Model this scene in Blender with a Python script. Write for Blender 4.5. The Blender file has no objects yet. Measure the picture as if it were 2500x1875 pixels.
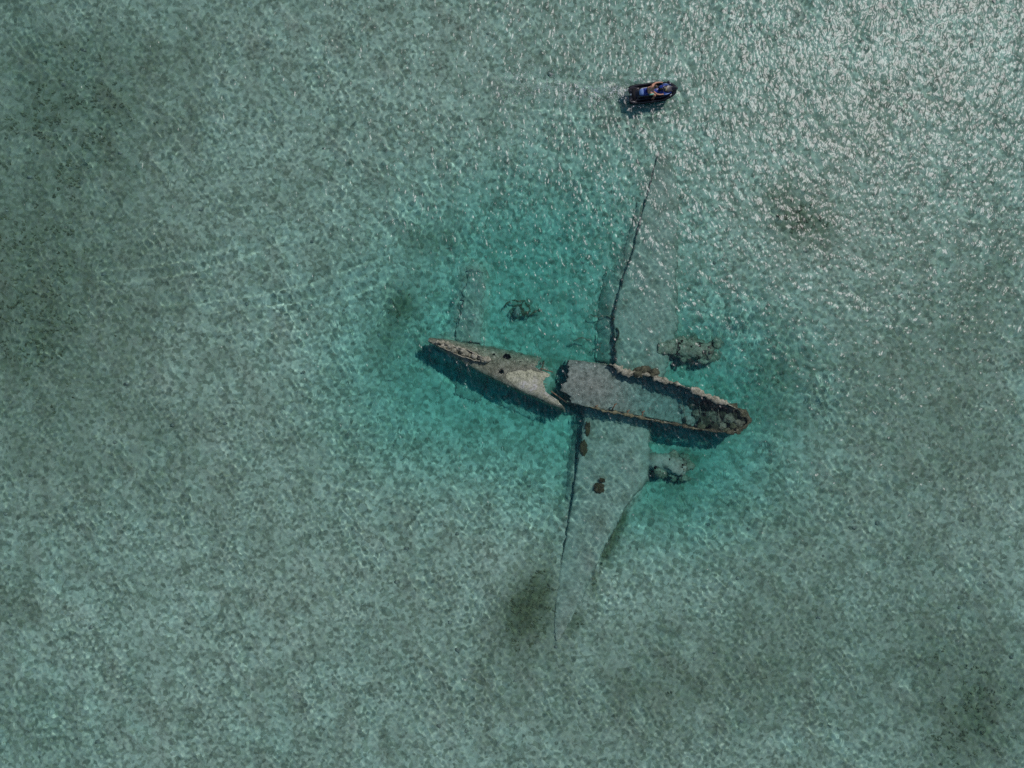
import bpy, bmesh, math, random
import numpy as np
from mathutils import Vector, Matrix

sc = bpy.context.scene
C = sc.collection
R = math.radians

# ------------------------------------------------------------------ camera
CAM_H = 47.6
FPX = 1667.0                                   # focal length in photo pixels (2500 wide)
cam = bpy.data.objects.new('camera', bpy.data.cameras.new('camera'))
C.objects.link(cam)
cam.location = (0, 0, CAM_H)
cam.data.sensor_width = 36.0
cam.data.lens = 36.0 * FPX / 2500.0
cam.data.clip_end = 3000
sc.camera = cam

# ------------------------------------------------------------------ sky, sun, exposure
SUN_EL, SUN_AZ = R(50.0), R(42.0)              # azimuth counted from +x towards +y
world = bpy.data.worlds.new('World')
sc.world = world
world.use_nodes = True
sky = world.node_tree.nodes.new('ShaderNodeTexSky')
sky.sky_type = 'NISHITA'
sky.sun_disc = False
sky.sun_elevation = SUN_EL
sky.sun_rotation = R(90) - SUN_AZ
bg = world.node_tree.nodes['Background']
world.node_tree.links.new(sky.outputs[0], bg.inputs[0])
bg.inputs[1].default_value = 0.10
sun = bpy.data.lights.new('sun', 'SUN')
sun.energy = 3.0
sun.angle = R(0.55)
sun.color = (1.0, 0.93, 0.93)
sun.cycles.is_caustics_light = True
sun_ob = bpy.data.objects.new('sun', sun)
C.objects.link(sun_ob)
sd = Vector((math.cos(SUN_EL) * math.cos(SUN_AZ), math.cos(SUN_EL) * math.sin(SUN_AZ), math.sin(SUN_EL)))
sun_ob.rotation_euler = sd.to_track_quat('Z', 'Y').to_euler()
sun_ob.location = (30, 27, 60)
vs = sc.view_settings
vs.view_transform = 'Standard'
vs.look = 'None'
vs.gamma = 1.0
vs.exposure = 0.0
cy = sc.cycles
cy.use_denoising = False
cy.max_bounces = 4
cy.diffuse_bounces = 2
cy.glossy_bounces = 2
cy.transmission_bounces = 3
cy.volume_bounces = 0
cy.transparent_max_bounces = 4
cy.caustics_reflective = False
cy.caustics_refractive = True
cy.sample_clamp_direct = 0.35
cy.sample_clamp_indirect = 0.7
cy.volume_max_steps = 3
cy.volume_step_rate = 0.02

# ------------------------------------------------------------------ helpers
rng = np.random.default_rng(7)
random.seed(7)


def at(px, py, z=0.0):
    """photo pixel -> world point at height z (rays bend at the water surface)"""
    u, v = (px - 1250.0) / FPX, -(py - 937.5) / FPX
    if z >= 0:
        t = CAM_H - z
        return np.array([u * t, v * t, z])
    r = math.hypot(u, v) + 1e-9
    s = math.sin(math.atan(r)) / 1.33
    k = CAM_H + (-z) * math.tan(math.asin(s)) / r
    return np.array([u * k, v * k, z])


def hash3(i, j, k, seed):
    n = (i * 374761393 + j * 668265263 + k * 2147483647 + seed * 1274126177) & 0xFFFFFFFF
    n = ((n ^ (n >> 13)) * 1274126177) & 0xFFFFFFFF
    n = (n ^ (n >> 16)) & 0xFFFFFFFF
    return n / 4294967295.0


def vnoise(P, seed=0):
    P = np.asarray(P, float)
    f = np.floor(P).astype(np.int64)
    t = P - f
    t = t * t * (3 - 2 * t)
    out = 0
    for a in (0, 1):
        wx = t[..., 0] if a else 1 - t[..., 0]
        for b in (0, 1):
            wy = t[..., 1] if b else 1 - t[..., 1]
            for c in (0, 1):
                wz = t[..., 2] if c else 1 - t[..., 2]
                out = out + wx * wy * wz * hash3(f[..., 0] + a, f[..., 1] + b, f[..., 2] + c, seed)
    return out * 2 - 1


def fbm(P, scale, octv=4, seed=0):
    P = np.asarray(P, float)
    o, a, tot = 0, 1.0, 0
    for k in range(octv):
        o = o + a * vnoise(P * scale, seed + 17 * k)
        tot += a
        a *= .55
        scale *= 2.03
    return o / tot


def sstep(a, b, x):
    t = np.clip((np.asarray(x, float) - a) / (b - a), 0, 1)
    return t * t * (3 - 2 * t)


def tag(o, label=None, cat=None, group=None, kind=None):
    if label: o['label'] = label
    if cat: o['category'] = cat
    if group: o['group'] = group
    if kind: o['kind'] = kind
    return o


def empty(name, loc, rz=0.0):
    o = bpy.data.objects.new(name, None)
    C.objects.link(o)
    o.location = [float(a) for a in loc]
    o.rotation_euler = (0, 0, rz)
    o.empty_display_size = .3
    return o


def link(name, me, mat, parent=None, world_coords=True, smooth=True):
    if smooth:
        me.shade_smooth()
    if mat:
        for m in (mat if isinstance(mat, (list, tuple)) else [mat]):
            me.materials.append(m)
    o = bpy.data.objects.new(name, me)
    C.objects.link(o)
    o.cycles.is_caustics_receiver = True
    if parent is not None:
        o.parent = parent
        if world_coords:                       # mesh given in world space, parent not parented itself beyond one level
            m = Matrix.Translation(parent.location) @ parent.rotation_euler.to_matrix().to_4x4()
            p = parent
            while p.parent is not None:
                p = p.parent
                m = (Matrix.Translation(p.location) @ p.rotation_euler.to_matrix().to_4x4()) @ m
            me.transform(m.inverted())
    return o


def pydata(name, v, f):
    me = bpy.data.meshes.new(name)
    me.from_pydata([tuple(map(float, p)) for p in v], [], [tuple(int(i) for i in q) for q in f])
    me.update()
    return me


def big_grid(name, xs, ys, Z):
    nx, ny = len(xs), len(ys)
    X, Y = np.meshgrid(xs, ys)
    co = np.stack([X, Y, Z], -1).reshape(-1, 3)
    i = np.arange((ny - 1) * nx).reshape(ny - 1, nx)[:, :-1].ravel()
    f = np.stack([i, i + 1, i + 1 + nx, i + nx], -1).astype(np.int32)
    me = bpy.data.meshes.new(name)
    me.vertices.add(len(co))
    me.vertices.foreach_set('co', co.ravel().astype(np.float32))
    me.loops.add(f.size)
    me.loops.foreach_set('vertex_index', f.ravel())
    me.polygons.add(len(f))
    me.polygons.foreach_set('loop_start', np.arange(0, f.size, 4, dtype=np.int32))
    me.update(calc_edges=True)
    return me


def axis_coords(core, step, far, growth=1.25):
    a = list(np.arange(-core, core + step * .5, step))
    d, x, ext = step, a[-1], []
    while x < far:
        d *= growth
        x += d
        ext.append(x)
    return np.array([-e for e in reversed(ext)] + a + ext)


def loft(rows, closed=False, cap0=False, cap1=False, drop=None):
    """rows (n, m, 3) -> verts, faces"""
    rows = np.asarray(rows, float)
    n, m, _ = rows.shape
    V = rows.reshape(-1, 3)
    F = []
    mm = m if closed else m - 1
    for i in range(n - 1):
        for j in range(mm):
            k = (j + 1) % m
            if drop is not None and drop[i, j]:
                continue
            F.append((i * m + j, i * m + k, (i + 1) * m + k, (i + 1) * m + j))
    if cap0: F.append(tuple(range(m - 1, -1, -1)))
    if cap1: F.append(tuple((n - 1) * m + j for j in range(m)))
    return V, F


def tube(path, rad, n=8, caps=True):
    path = np.asarray(path, float)
    rad = np.broadcast_to(np.asarray(rad, float), (len(path),))
    T = np.gradient(path, axis=0)
    rows = []
    up = np.array([0, 0, 1.0])
    for p, t, r in zip(path, T, rad):
        t = t / (np.linalg.norm(t) + 1e-9)
        u = up if abs(t[2]) < .9 else np.array([1.0, 0, 0])
        a = np.cross(t, u); a /= np.linalg.norm(a)
        b = np.cross(a, t)
        rows.append([p + r * (math.cos(q) * a + math.sin(q) * b) for q in np.linspace(0, 2 * math.pi, n, endpoint=False)])
    return loft(rows, True, caps, caps)


def join(parts):
    V, F, o = [], [], 0
    for v, f in parts:
        V.append(np.asarray(v, float))
        F += [tuple(i + o for i in q) for q in f]
        o += len(v)
    return np.concatenate(V), F


def solid(o, t):
    m = o.modifiers.new('thickness', 'SOLIDIFY')
    m.thickness = t
    m.offset = -1
    return o


def lump(center, rad, seed, amp=.35, sub=3, flat=0.0):
    bm = bmesh.new()
    bmesh.ops.create_icosphere(bm, subdivisions=sub, radius=1)
    v = np.array([p.co[:] for p in bm.verts])
    f = [[q.index for q in p.verts] for p in bm.faces]
    bm.free()
    d = 1 + amp * fbm(v + seed * 3.7, 1.7, 4, seed) + amp * .4 * fbm(v, 5.0, 2, seed + 3)
    v = v * d[:, None] * np.asarray(rad)
    return v + np.asarray(center), f


# ------------------------------------------------------------------ materials
def new_mat(name):
    m = bpy.data.materials.new(name)
    m.use_nodes = True
    nt = m.node_tree
    return m, nt, nt.nodes['Principled BSDF']


def N(nt, kind, **kw):
    n = nt.nodes.new('ShaderNode' + kind)
    for k, v in kw.items():
        if k.startswith('i_'):
            key = k[2:].replace('_', ' ')
            n.inputs[int(key) if key.isdigit() else key].default_value = v
        else:
            setattr(n, k, v)
    return n


def ramp(nt, fac, stops):
    n = nt.nodes.new('ShaderNodeValToRGB')
    e = n.color_ramp.elements
    while len(e) < len(stops): e.new(.5)
    for q, (p, c) in zip(e, stops):
        q.position = p
        q.color = (*c, 1) if len(c) == 3 else c
    nt.links.new(fac, n.inputs[0])
    return n.outputs[0]


def mix(nt, fac, a, b, mode='MIX'):
    n = nt.nodes.new('ShaderNodeMix')
    n.data_type = 'RGBA'
    n.blend_type = mode
    for key, val in ((0, fac), (6, a), (7, b)):
        if hasattr(val, 'links') or hasattr(val, 'is_linked'):
            nt.links.new(val, n.inputs[key])
        else:
            n.inputs[key].default_value = val if key == 0 else (*val, 1)
    return n.outputs[2]


def noise(nt, scale, detail=4, rough=.55, coords=None, dist=0.0):
    n = N(nt, 'TexNoise', i_Scale=scale, i_Detail=detail, i_Roughness=rough, i_Distortion=dist)
    if coords is None:
        g = N(nt, 'NewGeometry')
        coords = g.outputs['Position']
    nt.links.new(coords, n.inputs['Vector'])
    return n.outputs['Fac']


def crust(name, base, dark, light, rough=.85, scale=1.0, bump=.6, spk=1.0):
    """encrusted, algae-grown metal"""
    m, nt, b = new_mat(name)
    n1 = noise(nt, 1.3 * scale, 5, .65)
    n2 = noise(nt, 6.5 * scale, 4, .7)
    col = ramp(nt, n1, [(.32, dark), (.52, base), (.72, light)])
    sp = ramp(nt, n2, [(.36, tuple(1 - spk * k for k in (.70, .70, .72))), (.5, (1, 1, 1)), (.68, tuple(1 + spk * k for k in (.55, .5, .4)))])
    col = mix(nt, 1.0, col, sp, 'MULTIPLY')
    nt.links.new(col, b.inputs['Base Color'])
    b.inputs['Roughness'].default_value = rough
    bp = N(nt, 'Bump', i_Strength=bump, i_Distance=.08)
    nt.links.new(n2, bp.inputs['Height'])
    nt.links.new(bp.outputs[0], b.inputs['Normal'])
    return m


def plain(name, col, rough=.5, metal=0.0, var=.25, scale=4.0, spec=.5):
    m, nt, b = new_mat(name)
    n1 = noise(nt, scale, 4)
    lo = tuple(c * (1 - var) for c in col)
    hi = tuple(min(1, c * (1 + var)) for c in col)
    nt.links.new(ramp(nt, n1, [(.3, lo), (.7, hi)]), b.inputs['Base Color'])
    b.inputs['Roughness'].default_value = rough
    b.inputs['Metallic'].default_value = metal
    b.inputs['Specular IOR Level'].default_value = spec
    return m


# seabed: sand, coral rubble and algae turf; 'algae' says where the turf grows
m_bed, nt, b = new_mat('sand_and_turf')
at_n = N(nt, 'Attribute', attribute_name='algae')
s1 = noise(nt, .55, 5, .6)
s2 = noise(nt, 2.6, 5, .65)
vor = N(nt, 'TexVoronoi', i_Scale=2.3, i_Randomness=1.0)
g = N(nt, 'NewGeometry')
nt.links.new(g.outputs['Position'], vor.inputs['Vector'])
sand = ramp(nt, s1, [(.3, (.43, .40, .32)), (.5, (.55, .52, .425)), (.7, (.64, .61, .51))])
grain = ramp(nt, s2, [(.33, (.62, .62, .60)), (.5, (1, 1, 1)), (.68, (1.18, 1.17, 1.13))])
sand = mix(nt, 1.0, sand, grain, 'MULTIPLY')
turf = ramp(nt, s2, [(.3, (.05, .065, .034)), (.52, (.13, .145, .08)), (.75, (.26, .265, .165))])
# ragged border of the turf: attribute + noise
ad = N(nt, 'Math', operation='ADD'); nt.links.new(at_n.outputs['Fac'], ad.inputs[0])
sb = N(nt, 'Math', operation='MULTIPLY_ADD', i_1=1.1, i_2=-.55); nt.links.new(s2, sb.inputs[0])
nt.links.new(sb.outputs[0], ad.inputs[1])
fac = ramp(nt, ad.outputs[0], [(.04, (0, 0, 0)), (.80, (1, 1, 1))])
peb = ramp(nt, vor.outputs['Distance'], [(.10, (.62, .62, .60)), (.42, (1, 1, 1))])
sand = mix(nt, .45, sand, mix(nt, 1.0, sand, peb, 'MULTIPLY'))
vc = N(nt, 'TexVoronoi', i_Scale=3.8, i_Randomness=1.0)       # single tufts and stones, about a foot across
wv = N(nt, 'Mapping')
nz = N(nt, 'TexNoise', i_Scale=3.0, i_Detail=2.0)
nt.links.new(g.outputs['Position'], nz.inputs['Vector'])
va_ = N(nt, 'VectorMath', operation='MULTIPLY_ADD')
va_.inputs[1].default_value = (.25, .25, .25)
nt.links.new(nz.outputs['Color'], va_.inputs[0]); nt.links.new(g.outputs['Position'], va_.inputs[2])
nt.links.new(va_.outputs[0], vc.inputs['Vector'])
sc3 = N(nt, 'SeparateColor'); nt.links.new(vc.outputs['Color'], sc3.inputs[0])
tuft = ramp(nt, sc3.outputs[0], [(.0, (.40, .43, .38)), (.30, (.62, .65, .60)), (.55, (1, 1, 1)), (1.0, (1.10, 1.10, 1.08))])
sand = mix(nt, .78, sand, mix(nt, 1.0, sand, tuft, 'MULTIPLY'))
col = mix(nt, fac, sand, turf)
nt.links.new(col, b.inputs['Base Color'])
b.inputs['Roughness'].default_value = 1.0
b.inputs['Specular IOR Level'].default_value = 0.0

# water: clear glass-like surface over a body that swallows red light
m_wat = bpy.data.materials.new('sea_water')
m_wat.use_nodes = True
nt = m_wat.node_tree
nt.nodes.clear()
out = N(nt, 'OutputMaterial')
gl = N(nt, 'BsdfGlass', i_Roughness=.215, i_IOR=1.333)
nt.links.new(gl.outputs[0], out.inputs['Surface'])
wg = N(nt, 'NewGeometry')                              # capillary ripples, too small for the mesh
hs = []
for sc_, rot, st, wgt in ((3.1, R(-55), (1, .6, 1), 1.0), (6.0, R(-30), (1, .7, 1), .25)):
    mp = N(nt, 'Mapping')
    mp.inputs['Rotation'].default_value = (0, 0, rot)
    mp.inputs['Scale'].default_value = st
    nt.links.new(wg.outputs['Position'], mp.inputs['Vector'])
    q = noise(nt, sc_, 1.5, .5, mp.outputs[0], .3)
    ml = N(nt, 'Math', operation='MULTIPLY', i_1=wgt)
    nt.links.new(q, ml.inputs[0])
    hs.append(ml.outputs[0])
pk = N(nt, 'Math', operation='POWER', i_1=4.0)         # now and then a steeper peaked ripple
mp = N(nt, 'Mapping')
mp.inputs['Rotation'].default_value = (0, 0, R(-50))
mp.inputs['Scale'].default_value = (1, .6, 1)
nt.links.new(wg.outputs['Position'], mp.inputs['Vector'])
nt.links.new(noise(nt, 2.9, 1.0, .5, mp.outputs[0], .2), pk.inputs[0])
pk2 = N(nt, 'Math', operation='MULTIPLY_ADD', i_1=2.1)
nt.links.new(pk.outputs[0], pk2.inputs[0]); nt.links.new(hs[1], pk2.inputs[2])
hs[1] = pk2.outputs[0]
sm = N(nt, 'Math', operation='ADD')
nt.links.new(hs[0], sm.inputs[0]); nt.links.new(hs[1], sm.inputs[1])
bpw = N(nt, 'Bump', i_Strength=1.0, i_Distance=.064)
nt.links.new(sm.outputs[0], bpw.inputs['Height'])
nt.links.new(bpw.outputs[0], gl.inputs['Normal'])
va = N(nt, 'VolumeAbsorption')
va.inputs['Color'].default_value = (.0, .885, .875, 1)
gm = N(nt, 'NewGeometry')
sx = N(nt, 'SeparateXYZ')
nt.links.new(gm.outputs['Position'], sx.inputs[0])
lt = N(nt, 'Math', operation='LESS_THAN', i_1=.04)     # the water body ends at the sea's level
nt.links.new(sx.outputs[2], lt.inputs[0])
mu = N(nt, 'Math', operation='MULTIPLY', i_1=.73)
nt.links.new(lt.outputs[0], mu.inputs[0])
nt.links.new(mu.outputs[0], va.inputs['Density'])
nt.links.new(va.outputs[0], out.inputs['Volume'])

M_skin = crust('encrusted_aluminium', (.275, .29, .205), (.10, .115, .07), (.42, .43, .33), scale=2.0, spk=.9)
# where the waves leave the tail dry the crust is gone and the metal is bleached
nt = M_skin.node_tree
b = nt.nodes['Principled BSDF']
old = b.inputs['Base Color'].links[0].from_socket
n1 = noise(nt, 2.0, 5, .7)
n2 = noise(nt, 8, 4, .7)
c1 = ramp(nt, n1, [(.3, (.18, .17, .115)), (.46, (.245, .255, .19)), (.64, (.38, .385, .365))])
c2 = ramp(nt, n2, [(.36, (.55, .52, .46)), (.52, (1, 1, 1)), (.7, (1.25, 1.25, 1.25))])
c1 = mix(nt, 1.0, c1, c2, 'MULTIPLY')
gz = N(nt, 'NewGeometry')
sz_ = N(nt, 'SeparateXYZ')
nt.links.new(gz.outputs['Position'], sz_.inputs[0])
hz = N(nt, 'Math', operation='MULTIPLY_ADD', i_1=.55)
nt.links.new(n1, hz.inputs[0]); nt.links.new(sz_.outputs[2], hz.inputs[2])
bl = ramp(nt, hz.outputs[0], [(.37, (0, 0, 0)), (.57, (1, 1, 1))])
nt.links.new(mix(nt, bl, old, c1), b.inputs['Base Color'])
M_roof = crust('silted_roof_skin', (.31, .31, .265), (.11, .12, .095), (.47, .46, .40), scale=2.3, spk=.6)
M_wing = crust('silted_wing_skin', (.37, .385, .31), (.20, .215, .155), (.48, .485, .40), scale=.9, bump=.3, spk=.3)
M_rim = crust('barnacle_crust', (.25, .25, .185), (.10, .10, .065), (.46, .44, .36), scale=3.0, bump=1.0)
M_olive = crust('olive_weed_crust', (.13, .13, .07), (.05, .055, .03), (.22, .21, .13), scale=2.5, bump=1.0)
M_rust = crust('rusty_steel', (.14, .095, .055), (.06, .045, .03), (.22, .16, .10), scale=5.0)
M_rubble = crust('coral_rubble', (.22, .21, .15), (.08, .085, .05), (.42, .40, .31), scale=2.2, bump=1.0)
M_dark = crust('dark_weed', (.05, .055, .03), (.02, .025, .012), (.11, .11, .06), scale=3.0, bump=1.0)
M_sponge = crust('brown_sponge', (.085, .06, .022), (.045, .032, .012), (.13, .095, .04), scale=3.0, bump=.8)
M_grass = plain('seagrass_blades', (.14, .15, .085), .8, var=.4, scale=1.2, spec=.1)
M_black = plain('black_gelcoat', (.010, .010, .014), .28, var=.3)
M_blackm = plain('black_rubber_mat', (.008, .008, .010), .8, var=.4, scale=9, spec=.2)
M_blue = plain('blue_gelcoat', (.010, .03, .20), .3, var=.15)
M_lblue = plain('pale_blue_vinyl', (.17, .26, .50), .5, var=.12)
M_white = plain('white_decal', (.62, .64, .68), .4, var=.08)
M_steel = plain('polished_steel', (.55, .55, .57), .3, metal=1, var=.1)
M_flesh = plain('tanned_skin', (.38, .185, .115), .5, var=.15, scale=7)
M_hair = plain('dark_brown_hair', (.045, .025, .015), .6, var=.4, scale=30)
M_short = plain('mint_fabric', (.16, .46, .34), .8, var=.15, scale=12)
M_navy = plain('navy_fabric', (.012, .016, .035), .8, var=.2, scale=12)
M_eye = plain('dark_eye', (.02, .015, .01), .2, var=.1)
M_foam = plain('sea_foam', (.72, .74, .74), .8, var=.1, spec=.1)

# ------------------------------------------------------------------ seabed
ZS = .72                                        # all depths below are scaled by this


BANKS = [[(1562, 880, 60, -1.98), (1567, 770, 68, -1.70), (1587, 640, 50, -1.36), (1625, 400, 14, -.98)],
         [(1496, 1050, 70, -2.02), (1483, 1160, 76, -1.70), (1434, 1300, 42, -1.28), (1365, 1540, 7, -.97)],
         [(1140, 820, 26, -2.08), (1156, 670, 16, -1.94)], [(1085, 848, 15, -2.0), (1300, 930, 35, -2.4)]]


def depth_fn(X, Y):
    """deep scoured basin round the wreck, shallow flats further off"""
    z = -.94 + 0 * X
    for px, py, rx, ry, d in ((1170, 750, 250, 200, .92), (1420, 650, 230, 220, .62), (1310, 580, 260, 150, .42),
                              (1220, 1000, 280, 165, .98), (1480, 960, 230, 170, .75), (1650, 1070, 200, 160, 1.15),
                              (1750, 860, 200, 130, .70), (1800, 1000, 130, 110, .45), (1590, 1190, 230, 140, .70),
                              (1010, 930, 180, 150, .50)):
        c = at(px, py, -1.5)
        z = z - 1.25 * d * np.exp(-(((X - c[0]) / (rx / 30.0)) ** 2 + ((Y - c[1]) / (ry / 30.0)) ** 2))
    z = np.maximum(z, -3.3 - .15 * (-3.3 - z))
    z = z * ZS
    for line in BANKS:                         # sand banked up under the wings and tailplane
        for (x0, y0, w0, z0), (x1, y1, w1, z1) in zip(line[:-1], line[1:]):
            z0, z1 = z0 * ZS, z1 * ZS
            a_, b_ = at(x0, y0, z0), at(x1, y1, z1)
            dx, dy = b_[0] - a_[0], b_[1] - a_[1]
            t = np.clip(((X - a_[0]) * dx + (Y - a_[1]) * dy) / (dx * dx + dy * dy), 0, 1)
            d = np.hypot(X - a_[0] - t * dx, Y - a_[1] - t * dy)
            w = (w0 + (w1 - w0) * t) / 35.0
            k = 1 - sstep(w, w + 1.0, d)
            zt = z0 + (z1 - z0) * t
            z = np.where(z < zt, z + (zt - z) * k, z)
    P = np.stack([X, Y, 0 * X], -1)
    return z + .09 * fbm(P, .12, 4, 5) + .04 * fbm(P, .8, 3, 9)


PATCH = [  # dark turf and grass beds: px, py, rx, ry, strength
    (150, 420, 330, 330, .38), (60, 780, 220, 260, .32), (400, 180, 280, 170, .16), (480, 1130, 330, 200, .16), (350, 760, 260, 160, .14),
    (30, 1460, 80, 90, .32), (120, 1740, 140, 80, .24), (150, 1080, 220, 180, .16), (60, 60, 260, 140, .18),
    (2330, 700, 240, 220, .10), (2200, 880, 280, 160, .10), (2300, 1250, 260, 260, .14), (1960, 1330, 260, 200, .12), (1700, 1650, 380, 180, .16),
    (2050, 1600, 250, 180, .16),
    (1275, 1490, 75, 95, .66), (1330, 1400, 50, 90, .36), (1230, 1640, 260, 140, .24), (1600, 1700, 300, 130, .18),
    (1950, 545, 80, 62, .58), (1900, 470, 60, 50, .30), (978, 742, 42, 48, .60), (950, 830, 60, 60, .45), (1050, 590, 70, 45, .48),
    (2120, 930, 130, 100, .10), (2330, 1010, 150, 150, .12), (1880, 1000, 90, 80, .30), (2400, 760, 100, 160, .10),
    (2360, 1790, 150, 130, .46), (2440, 1640, 150, 150, .22), (2280, 1560, 160, 140, .14), (2100, 1150, 300, 200, .10),
    (1516, 1266, 20, 30, .75), (1494, 1308, 17, 32, .70), (1476, 1352, 16, 34, .65), (1448, 1420, 17, 44, .50), (1402, 1512, 28, 34, .50),
    (1610, 1240, 70, 30, .30), (1660, 1170, 60, 40, .35), (1390, 1210, 30, 20, .30), (1330, 880, 40, 20, .4),
    (1690, 1120, 30, 22, .5), (1905, 880, 60, 70, .30), (2200, 300, 250, 120, .16), (1840, 1500, 200, 160, .12),
    (250, 900, 250, 150, .12), (700, 500, 150, 80, .10),
]


def turf_fn(X, Y):
    a = .02 + 0 * X
    for px, py, rx, ry, s in PATCH:
        c = at(px, py, -1.6)
        a = a + s * np.exp(-(((X - c[0]) / (rx / 35.0)) ** 2 + ((Y - c[1]) / (ry / 35.0)) ** 2))
    P = np.stack([X, Y, 0 * X], -1)
    a = a + .13 * fbm(P, .10, 4, 31) + .15 * fbm(P, .55, 3, 41)
    far = sstep(40, 80, np.hypot(X, Y))
    a = a + far * (.15 + .4 * fbm(P, .03, 3, 77))
    return np.clip(a, 0, 1)


xs, ys = axis_coords(42, .25, 620), axis_coords(33, .25, 620)
X, Y = np.meshgrid(xs, ys)
ZB = depth_fn(X, Y)
AL = turf_fn(X, Y)
ZB = ZB + .05 * AL
me = big_grid('seabed', xs, ys, ZB)
a = me.attributes.new('algae', 'FLOAT', 'POINT')
a.data.foreach_set('value', AL.ravel().astype(np.float32))
bed = link('seabed', me, m_bed)
tag(bed, 'pale sandy seabed with scoured basin and patches of dark turf', None, None, 'structure')

# ------------------------------------------------------------------ water surface
xs, ys = axis_coords(39, .072, 600), axis_coords(29.5, .072, 600)
X, Y = np.meshgrid(xs.astype(np.float32), ys.astype(np.float32))
ZW = np.zeros_like(X)
fade = (1 - sstep(40, 47, np.maximum(np.abs(X), np.abs(Y) * 1.31))).astype(np.float32)
WAVES = ((50, .28, .48, .050, 1.4), (44, .46, 1.1, .052, .9), (24, 1.2, 3.4, .048, .45))
ENV = []
for q in (3, 8):
    e = np.zeros_like(X)
    for k in range(14):                        # slow random swell of the chop's strength
        th = rng.uniform(0, 6.28); kk = rng.uniform(.35, 1.7)
        e += np.sin(np.float32(kk * math.cos(th)) * X + np.float32(kk * math.sin(th)) * Y + np.float32(rng.uniform(0, 6.3)))
    ENV.append(np.clip(1 + .12 * e, .45, 1.6))
calm = 1 - .78 * np.clip((-.9 - depth_fn(X, Y)) / 1.3, 0, 1)      # the short chop is damped over the deep basin
for n, l0, l1, slope, spread in WAVES:
    grp = np.zeros_like(X)
    for k in range(n):
        lam = l0 * (l1 / l0) ** rng.uniform()
        th = R(33) + rng.normal() * spread
        kk = 2 * math.pi / lam
        am = slope * math.sqrt(2.0 / n) / kk
        grp += np.float32(am) * np.sin(np.float32(kk * math.cos(th)) * X + np.float32(kk * math.sin(th)) * Y + np.float32(rng.uniform(0, 6.3)))
    # gusts: the small waves come in groups
    gx, gy = at(1595, 222)[:2]
    env = ENV[int(l0 > .4)]
    ZW += grp * (env * calm).astype(np.float32)
ZW *= fade
# jet ski wake: churned trail behind the stern, and old wake lines curving over the flats
def polyline_dist(pts):
    P = np.array([at(*p)[:2] for p in pts], np.float32)
    best = np.full(X.shape, 1e9, np.float32)
    for a_, b_ in zip(P[:-1], P[1:]):
        d = b_ - a_
        t = np.clip(((X - a_[0]) * d[0] + (Y - a_[1]) * d[1]) / (d @ d), 0, 1)
        best = np.minimum(best, np.hypot(X - a_[0] - t * d[0], Y - a_[1] - t * d[1]))
    return best
for pts, amp, wid in (([(965, 618), (900, 655), (840, 690), (780, 712), (700, 730), (600, 742), (500, 748)], .040, .23),
                      ([(985, 598), (880, 634), (770, 676), (640, 708), (500, 728), (380, 735), (250, 728)], .034, .22),
                      ([(1000, 646), (930, 675), (850, 716), (760, 742), (660, 758)], .040, .22),
                      ([(760, 540), (660, 590), (560, 630), (420, 664), (280, 680), (130, 672)], .040, .24),
                      ([(640, 570), (500, 615), (370, 640), (230, 650), (100, 640)], .034, .22),
                      ([(1500, 176), (1400, 176), (1300, 186), (1200, 196)], .030, .24),
                      ([(1500, 272), (1400, 264), (1290, 242), (1190, 226)], .030, .24)):
    d = polyline_dist(pts)
    ex, ey = at(*pts[0])[:2]; fx, fy = at(*pts[-1])[:2]
    ends = sstep(0, 3.5, np.hypot(X - ex, Y - ey)) * sstep(0, 4.5, np.hypot(X - fx, Y - fy)) * (.75 + .25 * np.sin(.9 * X + .5 * Y))
    ZW += (1.8 * amp * ends * np.exp(-(d / (1.35 * wid)) ** 2)).astype(np.float32)
d = polyline_dist([(1540, 226), (1430, 222), (1300, 208), (1190, 203)])
ZW += (.035 * np.exp(-((d - 1.0) / .28) ** 2) - .03 * np.exp(-(d / .7) ** 2)) * sstep(12, 2, np.hypot(X - at(1540, 226)[0], Y - at(1540, 226)[1])) * 1.0
jx, jy = at(1595, 226)[:2]
dj = np.hypot((X - jx) / 2.0, (Y - jy) / .95)
ZW += .035 * np.sin((dj - 1) * 9.0) * np.exp(-((dj - 1.15) / .35) ** 2)
me = big_grid('water', xs, ys, ZW)
wat = link('water', me, m_wat)
wat.cycles.is_caustics_receiver = False
wat.cycles.is_caustics_caster = True
tag(wat, 'clear rippled turquoise sea water with sun glitter', None, None, 'structure')

# ------------------------------------------------------------------ wreck: tail section
PXM = 35.0
tail = empty('airplane_tail_section', at(1200, 880, -2.4))
tag(tail, 'broken-off tapering tail half of the sunken airplane, its crusted top rising dry', 'airplane wreck')
T0 = np.array([1047., 829.]); T1 = np.array([1345., 930.])
ax = (T1 - T0) / np.linalg.norm(T1 - T0)
pr = np.array([-ax[1], ax[0]])                 # to the lower side of the picture
LEN = 8.98


def tail_len(t):
    """axial length of the skin at lateral position t (-1 upper side .. 1 lower side)"""
    pts = [(1322, 871), (1314, 882), (1308, 893), (1330, 902), (1350, 908), (1336, 916), (1333, 930), (1330, 944), (1346, 953), (1366, 964), (1378, 974), (1386, 988)]
    tt, ll = [], []
    for p in pts:
        q = np.array(p) - T0
        ll.append(q @ ax / PXM)
        tt.append(q @ pr / PXM)
    tt = np.array(tt)
    tt = (tt - tt.min()) / (tt.max() - tt.min()) * 2 - 1
    return np.interp(t, tt, ll)


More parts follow.
